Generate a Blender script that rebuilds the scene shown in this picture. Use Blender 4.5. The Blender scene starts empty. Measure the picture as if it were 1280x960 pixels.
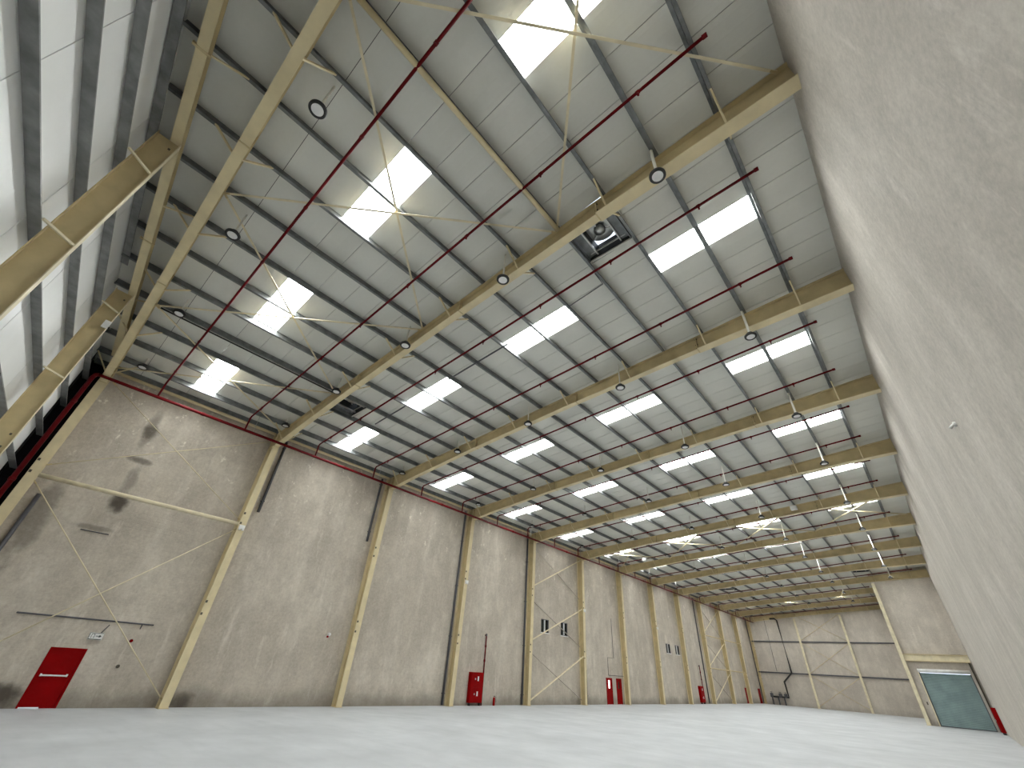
import bpy, bmesh, math, random
from mathutils import Vector, Matrix
random.seed(7)
S = bpy.context.scene
COL = S.collection

# ------------------------------------------------------------------ camera
cam_d = bpy.data.cameras.new('camera')
cam = bpy.data.objects.new('camera', cam_d); COL.objects.link(cam)
cam_d.sensor_width = 36.0
cam_d.lens = 36.0 * 513.15 / 1280.0
cam_d.clip_start = 0.05; cam_d.clip_end = 500
RX = Vector((0.75278, 0.65555, 0.05981)); RY = Vector((0.33770, -0.46258, 0.81975)); RZ = Vector((0.56505, -0.59689, -0.56959))
CAM = Vector((24.889, 1.116, 2.2075))
m = Matrix((RX, RY, RZ)).transposed().to_4x4(); m.translation = CAM
cam.matrix_world = m
S.camera = cam
# ------------------------------------------------------------------ world, exposure
w = bpy.data.worlds.new('sky'); S.world = w; w.use_nodes = True
bg = w.node_tree.nodes['Background']
bg.inputs[0].default_value = (0.80, 0.90, 1.0, 1); bg.inputs[1].default_value = 1.6
S.view_settings.view_transform = 'Standard'; S.view_settings.look = 'None'
S.view_settings.gamma = 1.0; S.view_settings.use_curve_mapping = False
S.view_settings.exposure = 0.18
SKY_GLOW = 24.0

# ------------------------------------------------------------------ layout (metres)
H = 11.907          # underside of rafter at the long wall
SL = 0.07507        # roof pitch
W = 26.93           # right hand wall
B = 8.0             # frame spacing
NF = 12
LEN = NF * B
XS = 21.3           # the narrow far end stops here
YS = 72.0
XW = -0.60          # face of the long wall
GB = 0.082          # skew of the gable wall
PUR = [25.27 - 1.74 * k for k in range(16)]      # purlin lines
PO, RO = 0.87, 1.15                               # purlin underside, roof panel underside above rafter underside
def rz(x, o=0.0): return H + SL * x + o
def gy(x, a=0.0): return a - GB * x
ORD = ['zeroth', 'first', 'second', 'third', 'fourth', 'fifth', 'sixth', 'seventh', 'eighth', 'ninth', 'tenth', 'eleventh', 'twelfth',
       'thirteenth', 'fourteenth', 'fifteenth', 'sixteenth', 'seventeenth', 'eighteenth', 'nineteenth', 'twentieth', 'twenty-first',
       'twenty-second', 'twenty-third', 'twenty-fourth', 'twenty-fifth', 'twenty-sixth']

# ------------------------------------------------------------------ materials
def new_mat(name):
    mt = bpy.data.materials.new(name); mt.use_nodes = True
    return mt, mt.node_tree, mt.node_tree.nodes['Principled BSDF']
def nd(nt, t, **kw):
    n = nt.nodes.new(t)
    for k, v in kw.items(): setattr(n, k, v)
    return n
def ramp(nt, src, a, b, ca, cb):
    r = nd(nt, 'ShaderNodeValToRGB'); e = r.color_ramp.elements
    e[0].position = a; e[1].position = b; e[0].color = (*ca, 1); e[1].color = (*cb, 1)
    nt.links.new(src, r.inputs[0]); return r.outputs[0]
def mixc(nt, fac, a, b, mode='MIX'):
    n = nd(nt, 'ShaderNodeMix', data_type='RGBA', blend_type=mode)
    for s, v in ((n.inputs[0], fac), (n.inputs[6], a), (n.inputs[7], b)):
        if isinstance(v, (int, float)): s.default_value = v
        elif isinstance(v, tuple): s.default_value = (*v, 1)
        else: nt.links.new(v, s)
    return n.outputs[2]
def noise(nt, pos, scale, detail=4, sc=(1, 1, 1), rough=.55):
    mp = nd(nt, 'ShaderNodeMapping'); mp.inputs['Scale'].default_value = sc
    nt.links.new(pos, mp.inputs[0])
    n = nd(nt, 'ShaderNodeTexNoise'); n.inputs['Scale'].default_value = scale
    n.inputs['Detail'].default_value = detail; n.inputs['Roughness'].default_value = rough
    nt.links.new(mp.outputs[0], n.inputs['Vector']); return n.outputs[0]
def bump(nt, h, p, st=.2, d=.01):
    b = nd(nt, 'ShaderNodeBump'); b.inputs['Strength'].default_value = st; b.inputs['Distance'].default_value = d
    nt.links.new(h, b.inputs['Height']); nt.links.new(b.outputs[0], p.inputs['Normal'])
def simple(name, c, rough=.5, metal=0.0, var=.12, scale=2.5, spec=.5):
    mt, nt, p = new_mat(name)
    pos = nd(nt, 'ShaderNodeNewGeometry').outputs['Position']
    n = noise(nt, pos, scale, 5)
    lo = tuple(v * (1 - var) for v in c); hi = tuple(min(1, v * (1 + var)) for v in c)
    nt.links.new(ramp(nt, n, .3, .7, lo, hi), p.inputs['Base Color'])
    p.inputs['Roughness'].default_value = rough; p.inputs['Metallic'].default_value = metal
    p.inputs['Specular IOR Level'].default_value = spec
    return mt
def emis(name, c, s):
    mt, nt, p = new_mat(name)
    p.inputs['Base Color'].default_value = (*c, 1); p.inputs['Emission Color'].default_value = (*c, 1)
    p.inputs['Emission Strength'].default_value = s; p.inputs['Roughness'].default_value = .6
    return mt
def math_n(nt, op, a, b=None):
    n = nd(nt, 'ShaderNodeMath', operation=op)
    for s, v in ((n.inputs[0], a), (n.inputs[1], b)):
        if v is None: continue
        if isinstance(v, (int, float)): s.default_value = v
        else: nt.links.new(v, s)
    return n.outputs[0]
def maprange(nt, v, a, b, c, d):
    n = nd(nt, 'ShaderNodeMapRange', interpolation_type='SMOOTHSTEP')
    nt.links.new(v, n.inputs[0])
    for i, q in enumerate((a, b, c, d)): n.inputs[i + 1].default_value = q
    return n.outputs[0]

def plaster(name, base, dark, light, along, stains=(), splotch=False, course=True, floor_dirt=.5):
    """weathered render over blockwork; along = 'y' or 'x' the horizontal run of the wall"""
    mt, nt, p = new_mat(name)
    pos = nd(nt, 'ShaderNodeNewGeometry').outputs['Position']
    sep = nd(nt, 'ShaderNodeSeparateXYZ'); nt.links.new(pos, sep.inputs[0])
    X, Y, Z = sep.outputs
    c = ramp(nt, noise(nt, pos, .28, 5), .32, .7, dark, base)
    st = noise(nt, pos, 1.0, 5, (1.3, 1.3, .13))                       # streaks run down the wall
    c = mixc(nt, ramp(nt, st, .48, .74, (0, 0, 0), (.55, .55, .55)), c, light)
    band = noise(nt, pos, 1.0, 4, (.10, .10, 1.6))                     # trowelled lifts
    c = mixc(nt, ramp(nt, band, .5, .75, (0, 0, 0), (.35, .35, .35)), c, dark)
    blot = noise(nt, pos, .9, 7, (1, 1, .7), .68)                      # patchy weathering
    c = mixc(nt, ramp(nt, blot, .40, .62, (.55, .55, .55), (0, 0, 0)), c, tuple(v * .84 for v in dark))
    scuff = noise(nt, pos, 1.0, 6, (2.2, 2.2, .5), .7)
    c = mixc(nt, ramp(nt, scuff, .58, .70, (0, 0, 0), (.45, .45, .45)), c, light)
    fine = noise(nt, pos, 9.0, 6, (1, 1, 1), .75)
    c = mixc(nt, .5, c, ramp(nt, fine, .3, .7, (.36, .36, .36), (.64, .64, .64)), 'OVERLAY')
    if splotch:
        sp = noise(nt, pos, 2.4, 5, (1, 1, .8), .75)
        hi = maprange(nt, Z, 6.5, 11.0, 0.0, 1.0)
        k = math_n(nt, 'MULTIPLY', ramp(nt, sp, .6, .68, (0, 0, 0), (1, 1, 1)), hi)
        c = mixc(nt, math_n(nt, 'MULTIPLY', k, .6), c, tuple(min(1, v * 1.35) for v in light))
    if floor_dirt:
        low = maprange(nt, math_n(nt, 'ADD', Z, math_n(nt, 'MULTIPLY', noise(nt, pos, .7, 4), -1.1)), -.55, .35, 1.0, 0.0)
        c = mixc(nt, math_n(nt, 'MULTIPLY', low, floor_dirt), c, (.10, .085, .065))
    A = Y if along == 'y' else X
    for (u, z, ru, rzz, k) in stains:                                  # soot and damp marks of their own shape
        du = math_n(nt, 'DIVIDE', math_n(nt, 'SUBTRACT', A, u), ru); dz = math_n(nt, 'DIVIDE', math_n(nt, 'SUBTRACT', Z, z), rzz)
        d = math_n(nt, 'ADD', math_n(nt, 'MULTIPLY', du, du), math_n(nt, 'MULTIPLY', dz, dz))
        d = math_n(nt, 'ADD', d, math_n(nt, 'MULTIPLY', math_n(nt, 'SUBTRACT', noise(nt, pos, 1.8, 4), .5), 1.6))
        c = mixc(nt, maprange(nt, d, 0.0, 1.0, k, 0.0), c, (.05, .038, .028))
    nt.links.new(c, p.inputs['Base Color'])
    p.inputs['Roughness'].default_value = .82; p.inputs['Specular IOR Level'].default_value = .25
    h = math_n(nt, 'ADD', math_n(nt, 'MULTIPLY', fine, .5), band)
    if course:
        br = nd(nt, 'ShaderNodeTexBrick'); br.inputs['Scale'].default_value = 1.0
        br.inputs['Mortar Size'].default_value = .012; br.inputs['Brick Width'].default_value = .42; br.inputs['Row Height'].default_value = .22
        cb = nd(nt, 'ShaderNodeCombineXYZ'); nt.links.new(A, cb.inputs[0]); nt.links.new(Z, cb.inputs[1])
        nt.links.new(cb.outputs[0], br.inputs['Vector'])
        h = math_n(nt, 'ADD', h, math_n(nt, 'MULTIPLY', br.outputs['Fac'], -.25))
    bump(nt, h, p, .35, .02)
    return mt

M = {}
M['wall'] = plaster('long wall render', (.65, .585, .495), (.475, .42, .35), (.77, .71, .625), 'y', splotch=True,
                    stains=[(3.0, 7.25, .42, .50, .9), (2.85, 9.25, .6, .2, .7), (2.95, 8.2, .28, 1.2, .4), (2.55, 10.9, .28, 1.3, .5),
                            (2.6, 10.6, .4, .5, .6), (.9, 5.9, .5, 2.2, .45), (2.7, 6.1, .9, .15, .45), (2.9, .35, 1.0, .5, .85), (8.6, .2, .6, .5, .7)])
M['wall_r'] = plaster('right wall render', (.56, .52, .465), (.46, .425, .375), (.64, .60, .545), 'y', course=False, floor_dirt=0)
M['wall_f'] = plaster('far wall panel', (.62, .565, .49), (.50, .45, .39), (.72, .665, .58), 'x', course=False, floor_dirt=.25)
M['beige'] = simple('cream steel paint', (.73, .625, .39), .42, 0, .10, 1.6)
M['beige_shaded'] = simple('shaded cream paint', (.58, .47, .26), .55, 0, .12, 1.8)  # same cream, darkened for webs and back parts: shade put into the colour
M['pale_rod'] = simple('pale brace paint', (.74, .66, .46), .5)
M['galv'] = simple('galvanised steel', (.20, .21, .21), .42, .35, .28, 3.5)
M['girt'] = simple('girt galvanised steel', (.21, .215, .215), .45, .35, .32, 2.5)
M['red'] = simple('red pipe paint', (.115, .001, .003), .5, 0, .15, 3, .15)
M['redsig'] = simple('signal red paint', (.25, .0004, .001), .6, 0, .10, 2, .08)
M['black'] = simple('black plastic', (.018, .018, .018), .5)
M['dark'] = simple('dark grey pipe', (.085, .085, .095), .5)
M['white'] = simple('white plastic', (.80, .80, .78), .45)
M['rod'] = simple('white conduit', (.82, .80, .72), .4)
M['steel'] = simple('brushed steel', (.55, .55, .53), .35, .8)
M['lens'] = simple('frosted lamp lens', (.86, .86, .86), .4)
M['glass'] = simple('dark window glass', (.012, .016, .014), .08)
M['bolt'] = simple('dark bolt', (.10, .085, .06), .6)
M['void'] = simple('painted gap darkness', (.012, .012, .013), .9, spec=.1)  # near black, the darkness of open gaps put into the colour
M['teal'] = simple('blue green shutter paint', (.23, .32, .32), .45, .1, .14, 1.2)
M['sky'] = emis('daylit translucent sheet', (.97, 1.0, .995), SKY_GLOW)
M['ground'] = simple('outside ground', (.7, .7, .68), .9)
M['curb'] = simple('skylight lining', (.78, .77, .72), .6)
M['vision'] = emis('lit vision panel', (1, .95, .93), 2.0)
M['dkgreen'] = simple('sign print', (.03, .05, .04), .5)
def panel_mat(name, c, var=.07, rough=.5, ax=1, rib=3.0):
    mt, nt, p = new_mat(name)
    pos = nd(nt, 'ShaderNodeNewGeometry').outputs['Position']
    n = noise(nt, pos, .5, 5)
    col = ramp(nt, n, .3, .7, tuple(v * (1 - var) for v in c), c)
    nt.links.new(mixc(nt, .15, col, ramp(nt, noise(nt, pos, 9, 4), .3, .7, (.4, .4, .4), (.6, .6, .6)), 'OVERLAY'), p.inputs['Base Color'])
    p.inputs['Roughness'].default_value = rough
    sep = nd(nt, 'ShaderNodeSeparateXYZ'); nt.links.new(pos, sep.inputs[0])
    wv = math_n(nt, 'POWER', math_n(nt, 'ABSOLUTE', math_n(nt, 'SINE', math_n(nt, 'MULTIPLY', sep.outputs[ax], math.pi * rib))), 30.0)
    bump(nt, math_n(nt, 'ADD', wv, math_n(nt, 'MULTIPLY', noise(nt, pos, 3, 3), .6)), p, .2, .006)
    return mt
M['panel'] = panel_mat('roof lining sheet', (.75, .75, .69))
M['panel2'] = panel_mat('roof lining sheet, a shade greyer', (.72, .72, .66))
M['sheet'] = panel_mat('gable lining foil', (.90, .91, .90), .08, .38, 0, 1.5)
M['deck'] = simple('light blocking deck', (.08, .08, .08), .9)  # for the unseen cover that keeps outside light off the lining
def floor_mat():
    mt, nt, p = new_mat('sealed concrete floor')
    pos = nd(nt, 'ShaderNodeNewGeometry').outputs['Position']
    c = ramp(nt, noise(nt, pos, .35, 6, (1, 1, 1), .6), .3, .72, (.43, .445, .46), (.555, .57, .585))
    sw = noise(nt, pos, 1.2, 5, (.35, 1.6, 1))
    c = mixc(nt, ramp(nt, sw, .5, .75, (0, 0, 0), (.35, .35, .35)), c, (.37, .385, .40))
    nt.links.new(c, p.inputs['Base Color'])
    nt.links.new(ramp(nt, noise(nt, pos, .8, 4), .3, .7, (.45, .45, .45), (.65, .65, .65)), p.inputs['Roughness'])
    p.inputs['Specular IOR Level'].default_value = .3
    bump(nt, noise(nt, pos, 5, 5), p, .08, .01)
    return mt
M['floor'] = floor_mat()

# ------------------------------------------------------------------ helpers
def props(o, label=None, cat=None, group=None, kind=None):
    if label: o['label'] = label
    if cat: o['category'] = cat
    if group: o['group'] = group
    if kind: o['kind'] = kind
    return o
def thing(name, loc, label, cat, group=None):
    o = bpy.data.objects.new(name, None); COL.objects.link(o); o.location = loc; o.empty_display_size = .2
    return props(o, label, cat, group)
def wloc(o):
    v = Vector((0, 0, 0))
    while o is not None: v += Vector(o.location); o = o.parent
    return v
class MB:
    def __init__(s): s.v = []; s.f = []
    def add(s, vs, fs):
        n = len(s.v); s.v += [tuple(q) for q in vs]; s.f += [tuple(n + i for i in f) for f in fs]; return s
    def hexa(s, a):                         # 8 corners: bottom ring 0-3, top ring 4-7
        return s.add(a, [(0, 3, 2, 1), (4, 5, 6, 7), (0, 1, 5, 4), (1, 2, 6, 5), (2, 3, 7, 6), (3, 0, 4, 7)])
    def box(s, x0, x1, y0, y1, z0, z1):
        return s.hexa([(x0, y0, z0), (x1, y0, z0), (x1, y1, z0), (x0, y1, z0), (x0, y0, z1), (x1, y0, z1), (x1, y1, z1), (x0, y1, z1)])
    def bar(s, a, b, w, h, up=(0, 0, 1)):   # rectangular bar between two points
        a = Vector(a); b = Vector(b); d = (b - a).normalized(); u = Vector(up)
        r = d.cross(u)
        if r.length < 1e-4: r = d.cross(Vector((1, 0, 0)))
        r.normalize(); u = r.cross(d).normalized(); r *= w / 2; u *= h / 2
        return s.hexa([a - r - u, a + r - u, b + r - u, b - r - u, a - r + u, a + r + u, b + r + u, b - r + u])
    def tube(s, pts, r, n=8, cap=True):
        pts = [Vector(q) for q in pts]; rings = []
        ref = None
        for i, q in enumerate(pts):
            d = (pts[min(i + 1, len(pts) - 1)] - pts[max(i - 1, 0)]).normalized()
            if ref is None: ref = Vector((0, 0, 1)) if abs(d.z) < .9 else Vector((1, 0, 0))
            a = d.cross(ref)
            if a.length < 1e-3: ref = Vector((0, 1, 0)); a = d.cross(ref)
            a.normalize(); b = a.cross(d)
            k = 1.0
            if 0 < i < len(pts) - 1:
                c = (pts[i] - pts[i - 1]).normalized().dot((pts[i + 1] - pts[i]).normalized()); k = 1 / max(.5, math.sqrt((1 + c) / 2))
            rings.append([q + (a * math.cos(t) + b * math.sin(t)) * r * (k if False else 1) for t in [2 * math.pi * j / n for j in range(n)]])
        o = len(s.v)
        for rg in rings: s.v += [tuple(q) for q in rg]
        for i in range(len(rings) - 1):
            for j in range(n):
                s.f.append((o + i * n + j, o + i * n + (j + 1) % n, o + (i + 1) * n + (j + 1) % n, o + (i + 1) * n + j))
        if cap:
            s.f.append(tuple(o + j for j in reversed(range(n)))); s.f.append(tuple(o + (len(rings) - 1) * n + j for j in range(n)))
        return s
    def lathe(s, c, prof, n=20):            # profile (r, z) about a vertical axis at c
        c = Vector(c); o = len(s.v)
        for r, z in prof:
            s.v += [(c.x + r * math.cos(2 * math.pi * j / n), c.y + r * math.sin(2 * math.pi * j / n), c.z + z) for j in range(n)]
        for i in range(len(prof) - 1):
            for j in range(n):
                s.f.append((o + i * n + j, o + i * n + (j + 1) % n, o + (i + 1) * n + (j + 1) % n, o + (i + 1) * n + j))
        s.f.append(tuple(o + j for j in reversed(range(n)))); s.f.append(tuple(o + (len(prof) - 1) * n + j for j in range(n)))
        return s
    def build(s, name, mat, parent=None, origin=None, smooth=False):
        off = wloc(parent) if parent is not None else Vector(origin or (0, 0, 0))
        me = bpy.data.meshes.new(name)
        me.from_pydata([(x - off.x, y - off.y, z - off.z) for x, y, z in s.v], [], s.f)
        bm = bmesh.new(); bm.from_mesh(me); bmesh.ops.recalc_face_normals(bm, faces=bm.faces); bm.to_mesh(me); bm.free()
        if smooth:
            for pl in me.polygons: pl.use_smooth = len(pl.vertices) == 4
        me.materials.append(M[mat])
        o = bpy.data.objects.new(name, me); COL.objects.link(o)
        if parent is not None: o.parent = parent
        elif origin: o.location = origin
        return o
def dup(root, loc, label=None):
    r = root.copy(); COL.objects.link(r); r.location = loc
    if label: r['label'] = label
    for ch in list(root.children):
        c = ch.copy(); COL.objects.link(c); c.parent = r
        for g in ch.children:
            d = g.copy(); COL.objects.link(d); d.parent = c
    return r
def struct(name, mb, mat):
    return props(mb.build(name, mat), kind='structure')

# ================================================================== THE SETTING
fl = MB()
fl.box(-.9, W + .4, -3.2, LEN + .4, -.2, 0)
props(struct('floor', fl, 'floor'), 'pale grey sealed concrete warehouse floor', 'floor')

# long wall with the real openings for doors and windows
doors_long = [(3.58, 4.68, 0, 1.86), (44.4, 45.55, 0, 2.08), (46.35, 47.4, 0, 2.08), (87.0, 88.2, 0, 2.02), (94.0, 95.2, 0, 2.02)]
wins = [(33.95, 35.05, 5.0, 6.02), (36.9, 37.95, 5.0, 6.05), (59.3, 60.5, 5.0, 6.0), (62.0, 63.2, 5.0, 6.0)]
ops = sorted(doors_long + wins)
mb = MB(); y = -.9; ZT = 13.1; T = .25
for (a, b, z0, z1) in ops:
    mb.box(XW - T, XW, y, a, 0, ZT)
    if z0 > 0: mb.box(XW - T, XW, a, b, 0, z0)
    mb.box(XW - T, XW, a, b, z1, ZT); y = b
mb.box(XW - T, XW, y, LEN + .3, 0, ZT)
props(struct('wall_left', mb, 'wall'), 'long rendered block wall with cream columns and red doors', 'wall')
props(struct('wall_right', MB().box(W, W + .25, -3.2, YS + .25, 0, 15.9), 'wall_r'), 'plain rendered wall close on the right', 'wall')
props(struct('wall_back', MB().box(-.85, XS + .3, LEN, LEN + .25, 0, 15.9), 'wall_f'), 'far end wall with pale posts and thin rails', 'wall')
mb = MB(); RD = (22.35, 26.5, 0, 4.75)
mb.box(XS, RD[0], YS, YS + .25, 0, 15.9).box(RD[1], W, YS, YS + .25, 0, 15.9).box(RD[0], RD[1], YS, YS + .25, RD[3], 15.9)
props(struct('wall_front_of_store', mb, 'wall_f'), 'stepped wall around the blue green roller shutter', 'wall')
props(struct('wall_return', MB().box(XS, XS + .25, YS + .25, LEN, 0, 15.9), 'wall_f'), 'side wall behind the stepped corner', 'wall')

# gable wall: foil faced sheets on girts, skewed to the long wall
gw = props(bpy.data.objects.new('wall_gable', None), 'white foil faced sheeted gable wall on grey girts', 'wall', kind='structure'); COL.objects.link(gw)
seams = [.45, 3.7, 7.15, 10.6, 14.05, 17.5, 20.95, 24.4, 27.2]
for a, b in zip(seams[:-1], seams[1:]):
    a2, b2 = a + .012, b - .012
    MB().hexa([(a2, gy(a2, -.82), 0), (b2, gy(b2, -.82), 0), (b2, gy(b2, -.76), 0), (a2, gy(a2, -.76), 0),
               (a2, gy(a2, -.82), rz(a2, RO + .1)), (b2, gy(b2, -.82), rz(b2, RO + .1)), (b2, gy(b2, -.76), rz(b2, RO + .1)), (a2, gy(a2, -.76), rz(a2, RO + .1))]
              ).build('sheet_panel', 'sheet', gw)
MB().hexa([(-.9, gy(-.9, -1.0), 0), (27.3, gy(27.3, -1.0), 0), (27.3, gy(27.3, -.90), 0), (-.9, gy(-.9, -.90), 0),
           (-.9, gy(-.9, -1.0), 14), (27.3, gy(27.3, -1.0), 15.3), (27.3, gy(27.3, -.90), 15.3), (-.9, gy(-.9, -.90), 14)]).build('backing', 'void', gw)
MB().box(-.85, .45, -.86, -.80, 0, 13.2).box(-.62, -.59, -.8, -.2, 0, 13.0).build('corner_gap_dark', 'void', gw)  # black sheets paint in the dark of the open corner gap

# roof lining: separate sheets, each a metre wide, with the skylight and ventilator openings left free
ceil = props(bpy.data.objects.new('ceiling', None), 'pale grey sheeted roof lining between the purlins', 'roof', kind='structure'); COL.objects.link(ceil)
SKYX = [(PUR[2], PUR[0]), (PUR[6], PUR[4]), (PUR[10], PUR[8]), (PUR[14], PUR[12])]
VENTS = [(PUR[3], PUR[2], 8), (PUR[12], PUR[11], 8), (PUR[3], PUR[2], 68), (PUR[12], PUR[11], 68)]
def strip(x0, x1, y0, y1, yl=None, mat='panel'):
    # y0 at the low x end may differ on the skewed gable
    g = .008
    MB().hexa([(x0, y0 if yl is None else yl[0], rz(x0, RO)), (x1, y0 if yl is None else yl[1], rz(x1, RO)), (x1, y1 - g, rz(x1, RO)), (x0, y1 - g, rz(x0, RO)),
               (x0, y0 if yl is None else yl[0], rz(x0, RO + .05)), (x1, y0 if yl is None else yl[1], rz(x1, RO + .05)), (x1, y1 - g, rz(x1, RO + .05)), (x0, y1 - g, rz(x0, RO + .05))]
              ).build('roof_panel', mat, ceil)
XL, XR = XW - .25, W + .25
strip(XL, XR, 0, 0, (gy(XL, -.82), gy(XR, -.82)))
for yy in range(0, int(LEN)):
    xr = XR if yy < YS else XS + .2
    cuts = []
    if yy % 8 == 3: cuts += [(a, b) for a, b in SKYX if b < xr + .5]
    for a, b, v in VENTS:
        if v <= yy < v + 2: cuts.append((a + .04, b - .04))
    cuts.sort(); x = XL
    for a, b in cuts:
        strip(x, a, yy + .008, yy + 1, mat='panel' if (yy * 7) % 3 else 'panel2'); x = b
    strip(x, xr, yy + .008, yy + 1, mat='panel' if (yy * 7) % 3 else 'panel2')
mb = MB(); ys = -4.0
for yv in (8, 68, 98):
    y1 = yv if yv < 98 else LEN + .5
    mb.hexa([(XL, ys, rz(XL, 1.55)), (XR, ys, rz(XR, 1.55)), (XR, y1, rz(XR, 1.55)), (XL, y1, rz(XL, 1.55)),
             (XL, ys, rz(XL, 1.6)), (XR, ys, rz(XR, 1.6)), (XR, y1, rz(XR, 1.6)), (XL, y1, rz(XL, 1.6))])
    if yv < 98:
        x = XL
        for a, b, v in sorted(VENTS):
            if v == yv:
                mb.hexa([(x, yv, rz(x, 1.55)), (a, yv, rz(a, 1.55)), (a, yv + 2, rz(a, 1.55)), (x, yv + 2, rz(x, 1.55)),
                         (x, yv, rz(x, 1.6)), (a, yv, rz(a, 1.6)), (a, yv + 2, rz(a, 1.6)), (x, yv + 2, rz(x, 1.6))]); x = b
        a = XR
        mb.hexa([(x, yv, rz(x, 1.55)), (a, yv, rz(a, 1.55)), (a, yv + 2, rz(a, 1.55)), (x, yv + 2, rz(x, 1.55)),
                 (x, yv, rz(x, 1.6)), (a, yv, rz(a, 1.6)), (a, yv + 2, rz(a, 1.6)), (x, yv + 2, rz(x, 1.6))])
        ys = yv + 2
mb.build('light_block_deck', 'deck', ceil)  # unseen cover added over lining and skylights to stop light leaks
MB().box(XL, XL + .02, -1.5, LEN + .3, 13.0, 13.5).build('eave_closer', 'deck', ceil)
struct('ground_outside', MB().box(-6, -.86, -4, 100, -.25, -.02), 'ground')

# ================================================================== STEEL FRAME
def column(i):
    y = B * i
    t = thing('portal_column', (0, y, 0),
              ('cream steel corner column beside the red riser' if i == 0 else 'cream steel column at the dark far corner of the long wall' if i == NF else
               'cream tapered steel column on the long wall, %s after the gable corner column' % ORD[i]), 'column', 'columns along the long wall')
    zt = H + PO - .04
    xb, xm = -.10, .06
    f = .17
    MB().hexa([(xb - .025, y - f, .02), (xb, y - f, .02), (xb, y + f, .02), (xb - .025, y + f, .02),
               (xm - .025, y - f, zt), (xm, y - f, zt), (xm, y + f, zt), (xm - .025, y + f, zt)]).build('inner_flange', 'beige', t)
    MB().box(XW + .01, XW + .035, y - f, y + f, .02, zt).build('outer_flange', 'beige', t)
    MB().hexa([(XW + .035, y - .01, .02), (xb - .025, y - .01, .02), (xb - .025, y + .01, .02), (XW + .035, y + .01, .02),
               (XW + .035, y - .01, zt), (xm - .025, y - .01, zt), (xm - .025, y + .01, zt), (XW + .035, y + .01, zt)]).build('web', 'beige_shaded', t)
    MB().box(XW + .005, xb + .06, y - .2, y + .2, 0, .02).build('base_plate', 'beige_shaded', t)
    MB().hexa([(XW + .04, y - .16, H - .02), (xm - .03, y - .16, H - .02), (xm - .03, y + .16, H - .02), (XW + .04, y + .16, H - .02),
               (XW + .04, y - .16, H), (xm - .03, y - .16, H), (xm - .03, y + .16, H), (XW + .04, y + .16, H)]).build('stiffener', 'beige_shaded', t)
    for z in (3.45, 3.95, 7.55, 8.05):
        xx = xb + (xm - xb) * z / zt
        MB().box(xx, xx + .03, y - .15, y - .07, z - .05, z + .05).build('bolt', 'bolt', t)
for i in range(NF + 1): column(i)

RPX = [.06, 2.5, 8.0, 15.0, 21.5]; RPD = [0, .14, .28, .30, .20, -.01]
def rdev(x):
    xs_ = RPX + [W]
    for a, b, c, d in zip(xs_[:-1], xs_[1:], RPD[:-1], RPD[1:]):
        if x <= b: return c + (d - c) * (x - a) / (b - a)
    return RPD[-1]
def rafter(i):
    y = B * i
    x1 = W if i <= 9 else XS
    t = thing('roof_rafter', (0, y, H),
              ('cream steel end rafter nearest the sheeted gable wall' if i == 0 else 'cream steel rafter over the stepped roller shutter wall' if i == 9 else
               'cream steel rafter spanning the roof, %s from the gable wall' % ORD[i + 1]), 'rafter', 'roof rafters')
    def seg(xa, xb, d0, d1, yh0, mbx=None):
        return (mbx or MB()).hexa([(xa, y - yh0, rz(xa, d0)), (xb, y - yh0, rz(xb, d0)), (xb, y + yh0, rz(xb, d0)), (xa, y + yh0, rz(xa, d0)),
                                   (xa, y - yh0, rz(xa, d1)), (xb, y - yh0, rz(xb, d1)), (xb, y + yh0, rz(xb, d1)), (xa, y + yh0, rz(xa, d1))])
    ks = [q for q in RPX if q < x1 - .1] + [x1]
    hw = .14
    fm, fr, wm = MB(), MB(), MB()
    for xa, xb in zip(ks[:-1], ks[1:]):                       # the underside is haunched at both ends
        big = xa >= 21.4
        a, b = rdev(xa), rdev(xb); h_ = hw + (.05 if big else 0)
        for mm, lo, hi, hh in ((fr if big else fm, -.005 if big else 0, .025, h_), (wm, .02, None, .008)):
            ta = a + hi if hi is not None else PO - .03; tb = b + hi if hi is not None else PO - .03
            mm.hexa([(xa, y - hh, rz(xa, a + lo)), (xb, y - hh, rz(xb, b + lo)), (xb, y + hh, rz(xb, b + lo)), (xa, y + hh, rz(xa, a + lo)),
                     (xa, y - hh, rz(xa, ta)), (xb, y - hh, rz(xb, tb)), (xb, y + hh, rz(xb, tb)), (xa, y + hh, rz(xa, ta))])
    fm.build('bottom_flange', 'beige', t)
    if fr.v: fr.build('bottom_flange', 'beige', t)
    wm.build('web', 'beige_shaded', t)
    seg(XW + .04, x1, PO - .03, PO - .005, hw).build('top_flange', 'beige_shaded', t)
    for xp in ([.10, 8.3, 15.4, 21.5] if x1 > 22 else [.10, 8.3, 15.4]):
        q = seg(xp - .02, xp + .02, rdev(xp) - .015, PO - .03, .145).build('splice_plate', 'beige_shaded', t)
        if xp > 20 and i < 6:
            for s in (-1, 1):
                for dz in (.12, .3, .6):
                    MB().box(xp - .05, xp + .05, y + s * .09 - .02, y + s * .09 + .02, rz(xp, dz + .15) - .02, rz(xp, dz + .15) + .02).build('bolt', 'bolt', q)
    for k, xp in enumerate(PUR):
        if k % 2 == 1 or xp > x1 or xp < .3: continue
        for s in (-1, 1):
            if i == NF and s > 0: continue
            MB().bar((xp + .06, y + s * .12, rz(xp, rdev(xp) + .05)), (xp + .06, y + s * .78, rz(xp, PO + .02)), .05, .05).build('fly_brace', 'beige', t)
for i in range(NF + 1): rafter(i)

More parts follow.
